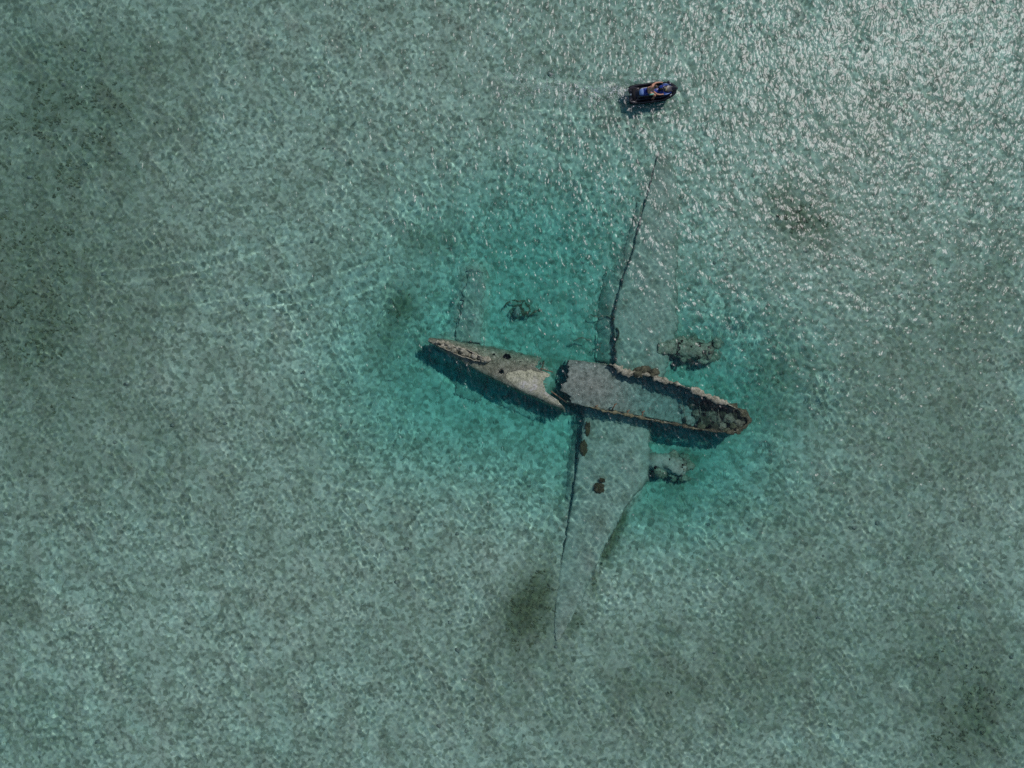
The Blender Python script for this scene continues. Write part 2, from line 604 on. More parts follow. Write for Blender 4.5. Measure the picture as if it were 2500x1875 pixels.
def tail_frame(s):
    """s in metres from the tail tip -> centre (world), half width, half height"""
    hw = np.interp(s, [0, .5, 1.5, 2.8, 4.2, 6.0, 7.6, 9.4, 10.5], [.10, .24, .48, .72, .98, 1.23, 1.38, 1.48, 1.5])
    hh = np.interp(s, [0, .5, 1.5, 2.8, 4.2, 6.0, 7.6, 9.4, 10.5], [.25, .42, .62, .85, 1.10, 1.32, 1.42, 1.48, 1.5])
    top = np.interp(s, [0, .8, 2.0, 4.0, 5.5, 7.5, 9.0, 10.5], [-.06, -.08, -.18, -.24, -.16, .05, .10, -.08])
    off = np.interp(s, [0, 2, 4, 6, 8, 10.5], [.0, .03, .08, .10, .10, .22])
    return hw, hh, top - hh, off


NS, NT = 110, 96
rows = np.zeros((NS, NT, 3))
for j in range(NT):
    th = 2 * math.pi * j / NT
    ct, st = math.cos(th), math.sin(th)
    tl = math.copysign(abs(ct) ** (.74 if ct < 0 else .56), ct)
    L = tail_len(tl) if st > -.35 else tail_len(tl) - .25
    L += .10 * vnoise(np.array([j * .9, 0.0, 3]), 3) + .06 * vnoise(np.array([j * 2.3, 0.0, 9]), 4)
    for i in range(NS):
        s = .05 + (L - .05) * i / (NS - 1)
        hw, hh, zc, off = tail_frame(s)
        e = .74 if ct < 0 else .56
        lat = off + hw * math.copysign(abs(ct) ** e, ct)
        z = zc + hh * math.copysign(abs(st) ** e, st) + .17 * (lat - off)
        pxy = T0 + ax * s * PXM + pr * lat * PXM
        rows[i, j] = at(pxy[0], pxy[1], -.5)
        rows[i, j, 2] = z
nrm = rows - rows.mean(1, keepdims=True)
nrm /= np.linalg.norm(nrm, axis=-1, keepdims=True) + 1e-9
rows += nrm * (.05 * fbm(rows, 1.1, 4, 3) + .025 * fbm(rows, 5, 3, 8))[..., None]
cen = .25 * (rows[:-1] + np.roll(rows, -1, 1)[:-1] + rows[1:] + np.roll(rows, -1, 1)[1:])
drop = np.zeros((NS - 1, NT), bool)
for px, py, rx, ry, zmin in ((1237, 871, 11, 7, -.6), (1224, 908, 7, 5, -.9), (1322, 936, 7, 3, -.5), (1205, 866, 3, 3, -.5), (1270, 884, 3, 2, -.5)):
    h = at(px, py, -.2)
    dd = ((cen[..., 0] - h[0]) / (rx / PXM)) ** 2 + ((cen[..., 1] - h[1]) / (ry / PXM)) ** 2 + .5 * fbm(cen, 3.5, 2, 5)
    drop |= (dd < 1) & (cen[..., 2] > zmin)
V, F = loft(rows, True, True, False, drop)
me = pydata('fuselage_skin', V, F)
o = link('fuselage_skin', me, M_skin, tail)
solid(o, .05)
o['label'] = 'encrusted grey-green tail skin with two torn holes and a ragged broken end'

# inner frames seen at the broken end
for s in (7.0, 8.1):
    hw, hh, zc, off = tail_frame(s)
    pts = []
    for th in np.linspace(0, 2 * math.pi, 40, endpoint=False):
        q = T0 + ax * s * PXM + pr * (off + (hw - .12) * math.cos(th)) * PXM
        p = at(q[0], q[1], -.5); p[2] = zc + (hh - .12) * math.sin(th)
        pts.append(p)
    V, F = tube(pts + [pts[0]], .05, 6, False)
    link('frame_ring', pydata('frame_ring', V, F), M_rust, tail)
# rust-edged longeron spikes at the break
for (a_, b_, r) in (((1318, 899), (1352, 909), .035), ((1300, 935), (1336, 938), .03), ((1345, 955), (1386, 985), .045)):
    p, q = at(*a_, .12), at(*b_, .02 if b_[0] < 1370 else -.35)
    pts = [p + (q - p) * t + np.array([0, 0, .03 * math.sin(5 * t)]) for t in np.linspace(0, 1, 7)]
    V, F = tube(pts, [r] * 6 + [.012], 6)
    link('longeron', pydata('longeron', V, F), M_rust, tail)

# fin stump: ragged crusted ridge along the back of the tail
fpts = [(1070, 838), (1085, 843), (1100, 848), (1115, 853), (1130, 858), (1145, 863), (1160, 869), (1175, 875), (1191, 881)]
parts = []
for i, (px, py) in enumerate(fpts):
    for k in range(4):
        c = at(px + random.uniform(-7, 7), py + random.uniform(-7, 7) * (.5 + .5 * math.sin(math.pi * (i + .5) / 9)), .0)
        c[2] = random.uniform(-.08, .16)
        r = random.uniform(.10, .24)
        parts.append(lump(c, (r * 1.2, r, r * .8), i * 7 + k, .55, 2))
V, F = join(parts)
o = link('fin_stump', pydata('fin_stump', V, F), M_rim, tail)
o['label'] = 'ragged barnacled ridge where the tail fin broke away'
for side, lst in (('a', [(1072, 835), (1100, 842), (1130, 850), (1160, 862), (1192, 880)]), ('b', [(1070, 842), (1098, 856), (1128, 869), (1158, 879), (1190, 884)])):
    rr = []
    for i, t in enumerate(np.linspace(0, 1, 40)):
        px = np.interp(t, np.linspace(0, 1, 5), [q[0] for q in lst]); py = np.interp(t, np.linspace(0, 1, 5), [q[1] for q in lst])
        b0 = at(px, py, 0); b0[2] = -.55
        top = at(px, py + 1.5 * vnoise(np.array([i * .7, 0, 1.]), 2), 0)
        top[2] = .22 + .12 * vnoise(np.array([i * .8, 5, 1.]), 2) - .35 * (t > .93)
        rr.append([b0, .5 * (b0 + top) + np.array([.0, .03, 0]), top])
    V, F = loft(rr)
    solid(link('fin_root_skin', pydata('fin_root_skin', V, F), M_rim, tail), .06)


def slab(edgeA, edgeB, z_a, z_b, thick, mat, name, parent, n=36, m=14, seed=0, rough=.03, camber=.5, ragA=.06, ragB=.05, on_bed=False):
    """wing-like lens-section slab between two pixel edges (trailing A, leading B), root first"""
    z_a, z_b = z_a * ZS, z_b * ZS
    A = np.array(edgeA, float); B = np.array(edgeB, float)
    ta, tb = np.linspace(0, 1, len(A)), np.linspace(0, 1, len(B))
    rr = []
    for i, t in enumerate(np.linspace(0, 1, n)):
        zt = z_a + (z_b - z_a) * t
        p = at(np.interp(t, ta, A[:, 0]), np.interp(t, ta, A[:, 1]), zt)
        q = at(np.interp(t, tb, B[:, 0]), np.interp(t, tb, B[:, 1]), zt)
        if on_bed:                             # half sunk into the sand
            for e in (p, q):
                e[2] = float(depth_fn(np.array([e[0]]), np.array([e[1]]))[0]) + .05
        d = (q - p) / (np.linalg.norm(q - p) + 1e-9)
        p = p + d * ragA * vnoise(np.array([i * .9, seed, 0.]), seed + 1) * 2
        q = q + d * ragB * vnoise(np.array([i * .7, seed, 4.]), seed + 2) * 2
        th = thick[0] + (thick[1] - thick[0]) * t
        ring = []
        us = np.linspace(0, 1, m)
        prof = np.sqrt(np.clip(1 - us, 0, 1)) * us ** .55 * 2.0   # thick near leading edge (u=1)
        prof = np.where(us > .02, prof, .12)
        prof = (us ** .75) * (1 - us ** 6) * 1.25 + .10 * (1 - us)
        for u, h in zip(us, prof):
            ring.append(p + (q - p) * u + np.array([0, 0, th * camber * h]))
        for u, h in list(zip(us, prof))[::-1][1:-1]:
            ring.append(p + (q - p) * u + np.array([0, 0, -th * (1 - camber) * h - .02]))
        rr.append(ring)
    rr = np.array(rr)
    rr[..., 2] += rough * fbm(rr, .9, 3, seed + 9) + rough * .5 * fbm(rr, 4, 2, seed + 5)
    V, F = loft(rr, True, True, True)
    return link(name, pydata(name, V, F), mat, parent)


# tailplanes
o = slab([(1112, 832), (1116, 800), (1122, 765), (1128, 730), (1138, 690), (1142, 655)], [(1178, 838), (1174, 800), (1178, 760), (1180, 720), (1182, 690), (1176, 664)],
         -1.95, -1.85, (.34, .14), M_wing, 'tailplane', tail, seed=11, ragA=.07)
o['label'] = 'pale silted tailplane pointing to the top of the picture'
o = slab([(1128, 868), (1118, 915), (1108, 962)], [(1196, 905), (1186, 940), (1172, 985)], -2.95, -3.1, (.22, .12), M_wing, 'tailplane', tail, seed=14, on_bed=True)
o['label'] = 'deep tailplane lying in the shadow side of the tail'
V, F = tube([at(1138, 662, -1.3), at(1150, 659, -1.26), at(1166, 662, -1.28), at(1180, 666, -1.3)], [.06, .08, .07, .04], 8)
link('tip_rail', pydata('tip_rail', V, F), M_roof, tail)

# ------------------------------------------------------------------ wreck: forward fuselage with wings
wreck = empty('airplane_wreck', at(1600, 970, -2.5))
tag(wreck, 'sunken airplane front half with open-topped hull, two wings and engines underwater', 'airplane wreck')
UP = [(1387, 879), (1410, 880), (1440, 884), (1470, 888), (1490, 890), (1516, 904), (1551, 911), (1575, 913), (1598, 920), (1645, 935), (1692, 952), (1739, 973), (1775, 985), (1805, 1000), (1824, 1014), (1833, 1027)]
LO = [(1383, 981), (1405, 986), (1440, 995), (1469, 1002), (1500, 1008), (1528, 1014), (1575, 1023), (1598, 1027), (1622, 1031), (1660, 1039), (1692, 1046), (1739, 1053), (1775, 1057), (1802, 1054), (1822, 1042), (1833, 1028)]
NR, NC = 120, 40


def rail(lst, t):
    a = np.array(lst, float)
    d = np.concatenate([[0], np.cumsum(np.hypot(*np.diff(a, axis=0).T))])
    d /= d[-1]
    return np.stack([np.interp(t, d, a[:, 0]), np.interp(t, d, a[:, 1])], -1)


tq = np.linspace(0, 1, NR)
U, Lr = rail(UP, tq), rail(LO, tq)
zu = np.interp(U[:, 0], [1385, 1480, 1500, 1560, 1600, 1700, 1780, 1835], [-.45, -.40, .10, .16, .10, .10, .02, -.22])
zl = np.interp(Lr[:, 0], [1385, 1440, 1480, 1600, 1720, 1800, 1835], [-.65, -.35, -.06, -.05, -.10, -.16, -.22])
rows = np.zeros((NR, NC, 3))
for i in range(NR):
    a_ = at(*U[i], zu[i]); b_ = at(*Lr[i], zl[i])
    wid = np.linalg.norm(a_[:2] - b_[:2])
    dep = min(2.9, .35 + wid * 1.1)
    ju = .10 * vnoise(np.array([i * .45, 0, 0.]), 21) + .07 * vnoise(np.array([i * 1.1, 0, 0.]), 22)
    for j in range(NC):
        th = math.pi * j / (NC - 1)
        u = .5 - .5 * math.copysign(abs(math.cos(th)) ** .62, math.cos(th))
        p = a_ + (b_ - a_) * u
        zr = zu[i] + (zl[i] - zu[i]) * u
        bulge = .10 * math.sin(th * 2) * wid * .5
        sgn = math.sin(th) ** .72
        p[2] = zr - dep * sgn
        dv = (a_ - b_); dv[2] = 0; dv /= wid + 1e-6
        p += dv * (.12 * math.sin(min(th, math.pi - th) * 2) * (1 if th < math.pi / 2 else -1)) * min(1, wid)
        if j in (0, NC - 1):
            p[2] += ju
        rows[i, j] = p
c0 = rows.mean(1, keepdims=True)
rows += (rows - c0) / (np.linalg.norm(rows - c0, axis=-1, keepdims=True) + 1e-6) * (.04 * fbm(rows, 1.3, 4, 13))[..., None]
V, F = loft(rows)
o = solid(link('fuselage_hull', pydata('fuselage_hull', V, F), M_skin, wreck), -.06)
o['label'] = 'weed-grown lower hull shell cut open along the waterline'

# collapsed roof and floor sheet sloping down into the hull towards the nose
NR2, NC2 = 100, 40
tq2 = np.linspace(.0, .80, NR2)
U2, L2 = rail(UP, tq2), rail(LO, tq2)
rows = np.zeros((NR2, NC2, 3))
for i, t in enumerate(tq2):
    zs = -.36 - .95 * float(sstep(.14, .50, t)) - .30 * float(sstep(.5, .8, t))
    gap = .0 + .05 * float(sstep(.15, .25, t))
    a_, b_ = at(*U2[i], zs), at(*L2[i], zs)
    end = 0
    for j in range(NC2):
        u = gap + (1 - 2 * gap) * j / (NC2 - 1)
        p = a_ + (b_ - a_) * u
        p[2] = zs + .20 * (math.sin(math.pi * u) - .75) * (1 - float(sstep(.1, .4, t)))
        if t < .03:                            # torn left end with its tongue at the lower side
            tear = .10 * vnoise(np.array([j * .45, 0, 3.]), 31) + .05 * vnoise(np.array([j * 1.3, 0, 3.]), 32) - .40 * float(sstep(.50, .58, u) * (1 - sstep(.72, .80, u))) + .25 * float(sstep(.8, .86, u))
            p[0] += tear * (1 - t / .03)
        rows[i, j] = p
rows[..., 2] += .05 * fbm(rows, .9, 4, 17) + .03 * fbm(rows, 4.5, 3, 18)
V, F = loft(rows)
o = solid(link('roof_sheet', pydata('roof_sheet', V, F), M_roof, wreck), -.05)
o['label'] = 'grey mottled roof sheet collapsing into the open hull'

t3 = np.linspace(.62, .985, 60)
U3, L3 = rail(UP, t3), rail(LO, t3)
rows = np.zeros((60, 30, 3))
for i, t in enumerate(t3):
    zs = -1.62 + .85 * float(sstep(.66, .95, t))
    a_, b_ = at(*U3[i], zs), at(*L3[i], zs)
    for j in range(30):
        rows[i, j] = a_ + (b_ - a_) * (.04 + .92 * j / 29)
rows[..., 2] += .22 * fbm(rows, 1.2, 4, 57) + .12 * fbm(rows, 4, 3, 58)
V, F = loft(rows)
solid(link('silt_fill', pydata('silt_fill', V, F), M_rubble, wreck), -.05)

# ragged crust along the upper wall, olive weed along the lower one
def rim_strip(path, zf, w0, mat, name, seed, amp=.5, zt=.12):
    a = np.array(path, float)
    d = np.concatenate([[0], np.cumsum(np.hypot(*np.diff(a, axis=0).T))])
    n = int(d[-1] / 4)
    rr = []
    for i, s in enumerate(np.linspace(0, d[-1], n)):
        k = s / d[-1]
        c = np.array([np.interp(s, d, a[:, 0]), np.interp(s, d, a[:, 1])])
        c2 = np.array([np.interp(min(s + 4, d[-1]), d, a[:, 0]), np.interp(min(s + 4, d[-1]), d, a[:, 1])])
        c1 = np.array([np.interp(max(s - 4, 0), d, a[:, 0]), np.interp(max(s - 4, 0), d, a[:, 1])])
        tt = (c2 - c1) / (np.linalg.norm(c2 - c1) + 1e-9)
        nn = np.array([-tt[1], tt[0]])
        z = zf(k)
        w = w0 * (.75 + amp * vnoise(np.array([i * .6, seed, 0.]), seed) + .5 * amp * vnoise(np.array([i * 1.7, seed, 0.]), seed + 1)) * min(1, 6 * k + .25, 6 * (1 - k) + .25)
        ring = []
        for q in range(10):
            th = 2 * math.pi * q / 10
            pp = c + nn * math.cos(th) * w * PXM
            p = at(pp[0], pp[1], 0)
            p[2] = z + zt * math.sin(th) * (1 if math.sin(th) > 0 else 3.0)
            ring.append(p)
        rr.append(ring)
    rr = np.array(rr)
    rr += np.stack([.10 * fbm(rr, 3, 3, seed + 3), .10 * fbm(rr + 9, 3, 3, seed + 4), .09 * fbm(rr + 5, 4, 3, seed + 5)], -1)
    V, F = loft(rr, True, True, True)
    return link(name, pydata(name, V, F), mat, wreck)


rim_strip([(1488, 889), (1500, 893), (1514, 902), (1520, 908), (1535, 911), (1551, 912), (1575, 914), (1596, 920), (1612, 927), (1645, 935), (1668, 943)], lambda k: .06 + .08 * math.sin(3 * k), .20, M_rim, 'torn_upper_edge', 51, .9)
rim_strip([(1664, 941), (1692, 952), (1715, 962), (1739, 973), (1760, 981), (1780, 986)], lambda k: .05, .20, M_rim, 'torn_upper_edge', 55, .9)
rim_strip([(1440, 993), (1469, 1001), (1500, 1007), (1528, 1013), (1560, 1020), (1590, 1025)], lambda k: -.04, .12, M_olive, 'lower_edge', 61, .7)
rim_strip([(1585, 1024), (1622, 1031), (1660, 1038), (1692, 1045), (1739, 1052), (1775, 1056)], lambda k: -.13, .115, M_olive, 'lower_edge', 66, .7)
rim_strip([(1776, 1057), (1800, 1054), (1820, 1043), (1832, 1028), (1824, 1014), (1806, 1000), (1782, 987)], lambda k: -.20, .20, M_olive, 'nose_edge', 71, .8)
# dark tangle on the upper edge
parts = []
for k in range(16):
    c = at(1576 + random.uniform(-24, 24), 908 + random.uniform(-8, 10), 0); c[2] = random.uniform(-.1, .2)
    r = random.uniform(.12, .26)
    parts.append(lump(c, (r * 1.3, r, r * .7), 200 + k, .6, 2))
for k in range(14):
    p = at(1576 + random.uniform(-26, 24), 906 + random.uniform(-9, 10), .1); q = p + np.array([random.uniform(-.5, .5), random.uniform(-.3, .3), random.uniform(-.1, .2)])
    parts.append(tube([p, .5 * (p + q) + np.array([0, 0, .08]), q], .022, 5))
V, F = join(parts)
link('wire_tangle', pydata('wire_tangle', V, F), M_dark, wreck)['label'] = 'dark tangle of wires and weed on the upper hull edge'
# rusty brackets on the lower wall
for px, py, dx, dy in ((1494, 1001, 8, -14), (1567, 1019, 3, -14), (1531, 1012, 2, -9), (1452, 997, 4, -6)):
    p = at(px, py, -.05); q = at(px + dx, py + dy, .12)
    V, F = join([tube([p, q], .05, 6), tube([q + np.array([-.10, -.05, 0]), q + np.array([.12, .05, .02])], .045, 6)])
    link('rusty_bracket', pydata('rusty_bracket', V, F), M_rust, wreck)
# wreckage lying in the nose
k = 0
for px, py, r, zz, mat in ((1735, 1010, .42, -1.15, M_rubble), (1748, 1024, .34, -1.0, M_rubble), (1722, 1030, .40, -1.1, M_dark), (1766, 1008, .36, -.95, M_dark),
                           (1783, 1022, .40, -.8, M_rubble), (1800, 1015, .34, -.7, M_dark), (1806, 1032, .36, -.6, M_rubble), (1790, 1040, .30, -.6, M_olive),
                           (1760, 1040, .40, -.8, M_rubble), (1700, 1010, .34, -1.2, M_rubble), (1682, 1026, .30, -1.25, M_roof), (1712, 1044, .30, -.8, M_olive),
                           (1776, 1050, .22, -.5, M_olive), (1744, 1044, .28, -.7, M_dark), (1690, 985, .34, -1.35, M_rubble), (1664, 1002, .30, -1.4, M_roof),
                           (1722, 990, .30, -1.2, M_dark), (1815, 1022, .22, -.5, M_dark)):
    k += 1
    V, F = lump(at(px, py, zz), (r * random.uniform(.8, 1.3), r * random.uniform(.7, 1.1), r * .7), 300 + k, .6, 3)
    link('wreckage_lump', pydata('wreckage_lump', V, F), mat, wreck)
for a_, b_, z0, z1 in (((1660, 960), (1676, 1030), -1.0, -.9), ((1705, 975), (1716, 1040), -.85, -.75), ((1752, 990), (1758, 1048), -.6, -.6), ((1700, 1004), (1752, 1012), -1.0, -.8)):
    p, q = at(*a_, z0), at(*b_, z1)
    V, F = tube([p + (q - p) * t + np.array([0, 0, .08 * math.sin(3 * t + a_[0])]) for t in np.linspace(0, 1, 8)], .035 + .02 * np.sin(np.arange(8) * 2.1), 6)
    link('hull_frame', pydata('hull_frame', V, F), M_rubble, wreck)

# wings ------------------------------------------------------------------
w1 = slab([(1504, 905), (1500, 870), (1497, 830), (1494, 772), (1518, 678), (1537, 634), (1550, 586), (1574, 492), (1594, 421), (1608, 366)][0:],
          [(1620, 925), (1634, 880), (1650, 830), (1656, 790), (1654, 730), (1652, 678), (1656, 610), (1656, 530), (1654, 450), (1640, 380)],
          -1.72, -.84, (.62, .18), M_wing, 'wing', wreck, n=90, m=18, seed=71, rough=.04, ragA=.018)
w1['label'] = 'pale silted wing reaching towards the jet ski'
w2 = slab([(1424, 985), (1422, 1030), (1408, 1111), (1394, 1227), (1382, 1300), (1363, 1405), (1354, 1480), (1353, 1545), (1356, 1562)],
          [(1590, 1025), (1586, 1060), (1588, 1110), (1584, 1175), (1534, 1230), (1509, 1275), (1472, 1348), (1436, 1432), (1400, 1505), (1376, 1545), (1362, 1564)],
          -1.70, -.70, (.62, .20), M_wing, 'wing', wreck, n=90, m=18, seed=81, rough=.04, ragA=.018, ragB=.04)
w2['label'] = 'pale silted wing tapering towards the bottom of the picture'


def under(o, child):
    """make child (currently parented to wreck, identity offset) a sub-part of o"""
    child.parent = o
    return child


under(w1, slab([(1456, 880), (1458, 800), (1466, 730), (1478, 660)], [(1490, 886), (1488, 800), (1490, 760), (1512, 668)], -2.0, -1.74, (.10, .06), M_wing, 'flap', wreck, seed=91, on_bed=True))
under(w1, slab([(1520, 640), (1540, 560), (1560, 490)], [(1532, 634), (1545, 586), (1568, 494)], -1.12, -.97, (.08, .05), M_wing, 'aileron', wreck, seed=93, on_bed=True))
under(w2, slab([(1402, 1040), (1392, 1110), (1380, 1210)], [(1416, 1035), (1403, 1111), (1389, 1222)], -2.05, -1.85, (.10, .06), M_wing, 'flap', wreck, seed=95, on_bed=True))
for a_, b_ in (((1442, 768), (1492, 776)), ((1400, 830), (1440, 826)), ((1462, 850), (1470, 836)), ((1458, 852), (1474, 862))):
    p, q = at(*a_, -1.22), at(*b_, -1.18)
    V, F = tube([p + (q - p) * t + np.array([0, .10 * math.sin(6 * t + a_[0]), .1 * math.sin(4 * t)]) for t in np.linspace(0, 1, 9)], .05, 6)
    under(w1, link('bent_spar', pydata('bent_spar', V, F), M_rubble, wreck))
for lst, z in (([(1506, 800), (1512, 812), (1508, 826), (1504, 834)], -.86), ([(1490, 770), (1500, 776), (1494, 784)], -.92)):
    V, F = tube([at(*p, z) for p in lst], .055, 6)
    under(w1, link('torn_panel_edge', pydata('torn_panel_edge', V, F), M_dark, wreck))


def nacelle(path, rads, zc, seed, mats, label):
    """engine pod: fairing, radial engine with cylinders, torn cowl"""
    P = np.array([at(p[0], p[1], zc) for p in path])
    n = len(P)
    ts = np.linspace(0, n - 1, 34)
    rr = []
    for t in ts:
        c = np.array([np.interp(t, range(n), P[:, k]) for k in range(3)])
        r = np.interp(t, range(n), rads)
        d = P[-1] - P[0]; d /= np.linalg.norm(d)
        s = np.cross(d, [0, 0, 1.0])
        rr.append([c + r * (math.cos(q) * s + math.sin(q) * np.array([0, 0, .85])) for q in np.linspace(0, 2 * math.pi, 28, endpoint=False)])
    rr = np.array(rr)
    c0 = rr.mean(1, keepdims=True)
    rr += (rr - c0) * (.50 * fbm(rr, 1.2, 4, seed) + .34 * fbm(rr, 3.6, 3, seed + 1))[..., None]
    dr = np.zeros((33, 28), bool)
    cen = .5 * (rr[:-1] + rr[1:])
    dr |= (fbm(cen, 1.9, 3, seed + 4) > .20) & (np.arange(33)[:, None] > 9)
    V, F = loft(rr, True, True, False, dr)
    pod = link('engine_nacelle', pydata('engine_nacelle', V, F), mats[0], wreck)
    pod['label'] = label
    d = P[-1] - P[0]; d /= np.linalg.norm(d)
    s = np.cross(d, [0, 0, 1.0])
    c = P[-1] - d * .15
    parts = [tube([c - d * .5, c - d * .2, c + d * .25, c + d * .4], [.42, .45, .38, .18], 14)]
    for q in range(9):
        th = 2 * math.pi * q / 9
        v = math.cos(th) * s + math.sin(th) * np.array([0, 0, 1.0])
        parts.append(tube([c + v * .3, c + v * .5, c + v * .66, c + v * .7], [.13, .13, .12, .05], 8))
    V, F = join(parts)
    V = V + np.stack([.05 * fbm(V, 4, 2, seed + 6)] * 3, -1)
    under(pod, link('engine', pydata('engine', V, F), mats[1], wreck))
    parts = []
    for k in range(44):
        cc = P[-1] + s * random.uniform(-.85, .85) + d * random.uniform(-2.2, .5) + np.array([0, 0, random.uniform(-.4, .25)])
        r = random.uniform(.12, .32)
        parts.append(lump(cc, (r * 1.2, r, r * .6), seed * 5 + k, .75, 2))
    V, F = join(parts)
    gr = under(pod, link('encrusting_growth', pydata('encrusting_growth', V, F), mats[2], wreck))
    gr['kind'] = 'stuff'
    return pod


nacelle([(1605, 848), (1640, 846), (1680, 848), (1720, 856), (1735, 858)], [.45, .60, .66, .66, .58], -1.20, 101, (M_skin, M_rubble, M_skin), 'encrusted engine pod beside the upper wing, dark shadow under it')
nacelle([(1560, 1122), (1590, 1126), (1630, 1133), (1660, 1140), (1672, 1143)], [.42, .58, .66, .64, .56], -1.34, 111, (M_wing, M_rubble, M_skin), 'pale broken engine pod beside the lower wing')

# ------------------------------------------------------------------ loose things on the seabed
deb = empty('twisted_machinery', at(1272, 758, -2.5))
tag(deb, 'dark twisted machinery frame with round drum on the teal seabed above the tail', 'debris')
zb = -1.85
V, F = tube([at(1256, 775, zb), at(1262, 762, zb + .15), at(1267, 748, zb + .2)], [.18, .22, .18], 18)
link('drum', pydata('drum', V + .04 * fbm(V, 3, 3, 4)[:, None], F), M_roof, deb)
for ring in (0, 1):
    cc = at(1262 + 2 * ring, 762 - 6 * ring, zb)
    pts = [cc + np.array([(.46 - .1 * ring) * math.cos(q), (.46 - .1 * ring) * math.sin(q), .16 + .1 * math.sin(q + ring)]) for q in np.linspace(0, 2 * math.pi, 28)]
    V, F = tube(pts, .035, 6, False)
    link('hoop', pydata('hoop', V, F), M_olive, deb)
for lst in ([(1250, 733), (1266, 736), (1280, 733), (1288, 744), (1296, 758)], [(1278, 734), (1272, 750), (1276, 766), (1296, 760)], [(1288, 772), (1300, 766), (1308, 760), (1320, 758)],
            [(1246, 738), (1236, 742), (1231, 750)], [(1276, 770), (1290, 764), (1294, 756)]):
    V, F = tube([at(*p, zb + .35) for p in lst], .065, 6)
    link('bent_bar', pydata('bent_bar', V, F), M_olive, deb)

sp = [('brown lumpy sponge on the lower wing root, nearest the hull', 1434, 1048, 6, 17), ('long brown sponge on the lower wing beside its dark trailing gap', 1425, 1094, 9, 19),
      ('round dark brown sponge in the middle of the lower wing', 1463, 1192, 13, 12), ('small ring-shaped brown sponge next to the round one', 1470, 1173, 8, 5)]
for k, (lab, px, py, rx, ry) in enumerate(sp):
    c = at(px, py, -.93 if py < 1130 else -.70)
    parts = []
    for q in range(9):
        th = 2 * math.pi * q / 9
        rr_ = 0 if q == 0 else .62
        parts.append(lump(c + np.array([rr_ * rx / PXM * math.cos(th), rr_ * ry / PXM * math.sin(th), -.06]), (rx / PXM * .55, ry / PXM * .55, .16), 400 + 10 * k + q, .4, 2))
    V, F = join(parts)
    tag(link('sponge', pydata('sponge', V, F), M_sponge), lab, 'sponge', 'brown sponges on the lower wing')

# ------------------------------------------------------------------ seagrass and rubble
tx, ty = rng.uniform(-40, 40, 90000), rng.uniform(-30.5, 30.5, 90000)
den = turf_fn(tx, ty)
keep = rng.uniform(0, 1, len(tx)) < np.clip((den - .40) * 1.6, 0, .9)
tx, ty, den = tx[keep], ty[keep], den[keep]
tz = depth_fn(tx, ty) + .05 * den
nb = 4
V, F = [], []
for x, y, z, dn in zip(tx, ty, tz, den):
    h = random.uniform(.04, .10)
    for q in range(nb):
        a_ = random.uniform(0, 6.283); r_ = random.uniform(0, .16)
        bx, by = x + r_ * math.cos(a_), y + r_ * math.sin(a_)
        a2 = random.gauss(2.2, .8); w_ = random.uniform(.02, .045); L_ = random.uniform(.12, .30)
        cx, cy_ = math.cos(a2), math.sin(a2)
        o0 = len(V)
        V += [(bx + w_ * cy_, by - w_ * cx, z - .02), (bx - w_ * cy_, by + w_ * cx, z - .02),
              (bx + .4 * L_ * cx - w_ * cy_, by + .4 * L_ * cy_ + w_ * cx, z + h), (bx + .4 * L_ * cx + w_ * cy_, by + .4 * L_ * cy_ - w_ * cx, z + h),
              (bx + L_ * cx, by + L_ * cy_, z + h * random.uniform(.5, 1.1))]
        F += [(o0, o0 + 3, o0 + 2, o0 + 1), (o0 + 3, o0 + 4, o0 + 2)]
print('seagrass tufts', len(tx))
me = bpy.data.meshes.new('seagrass')
me.from_pydata(V, [], F)
g_ = link('seagrass', me, M_grass, smooth=False)
tag(g_, 'short dark seagrass growing in patches on the seabed', 'seagrass', None, 'stuff')
V, F = [], []
parts = []
for k in range(160):
    while True:
        x, y = random.uniform(-38, 38), random.uniform(-29, 29)
        if random.random() < .15 + float(turf_fn(np.array([x]), np.array([y]))[0]): break
    r = random.uniform(.06, .22)
    zz = float(depth_fn(np.array([x]), np.array([y]))[0])
    parts.append(lump((x, y, zz), (r, r * random.uniform(.6, 1), r * .6), 900 + k, .5, 1))
V, F = join(parts)
tag(link('coral_rubble', pydata('coral_rubble', V, F), M_roof), 'small stones and coral rubble strewn over the sand', 'rubble', None, 'stuff')

# ------------------------------------------------------------------ foam of the wake
V, F = [], []
def fleck(px, py, r):
    p = at(px, py, 0)
    i, j = int(np.searchsorted(xs, p[0])), int(np.searchsorted(ys, p[1]))
    z = float(ZW[j, i]) + .012
    o0 = len(V)
    V.append((p[0], p[1], z + r * .5))
    a0 = random.uniform(0, 6)
    for q in range(6):
        rr_ = r * random.uniform(.6, 1.2)
        V.append((p[0] + rr_ * math.cos(a0 + q * 1.047), p[1] + rr_ * math.sin(a0 + q * 1.047), z))
    F.extend((o0, o0 + 1 + q, o0 + 1 + (q + 1) % 6) for q in range(6))
for k in range(1500):                          # churned trail behind the stern
    u = random.random() ** 1.5
    px = 1536 - 330 * u
    cyy = 226 - 24 * u
    py = cyy + random.gauss(0, 10 + 20 * u)
    fleck(px, py, random.uniform(.008, .024))
for k in range(130):                           # bow and side wash
    t = random.uniform(-1.0, .9)
    sgn = random.choice((1, 1, -1))
    fleck(1594 + 58 * t, 224 - 6 * t - sgn * (24 + abs(random.gauss(0, 5)) + 6 * max(0, -t)), random.uniform(.012, .03))
tag(link('wake_foam', pydata('wake_foam', V, F), M_foam), 'faint white foam flecks trailing behind the jet ski', 'foam', None, 'stuff')

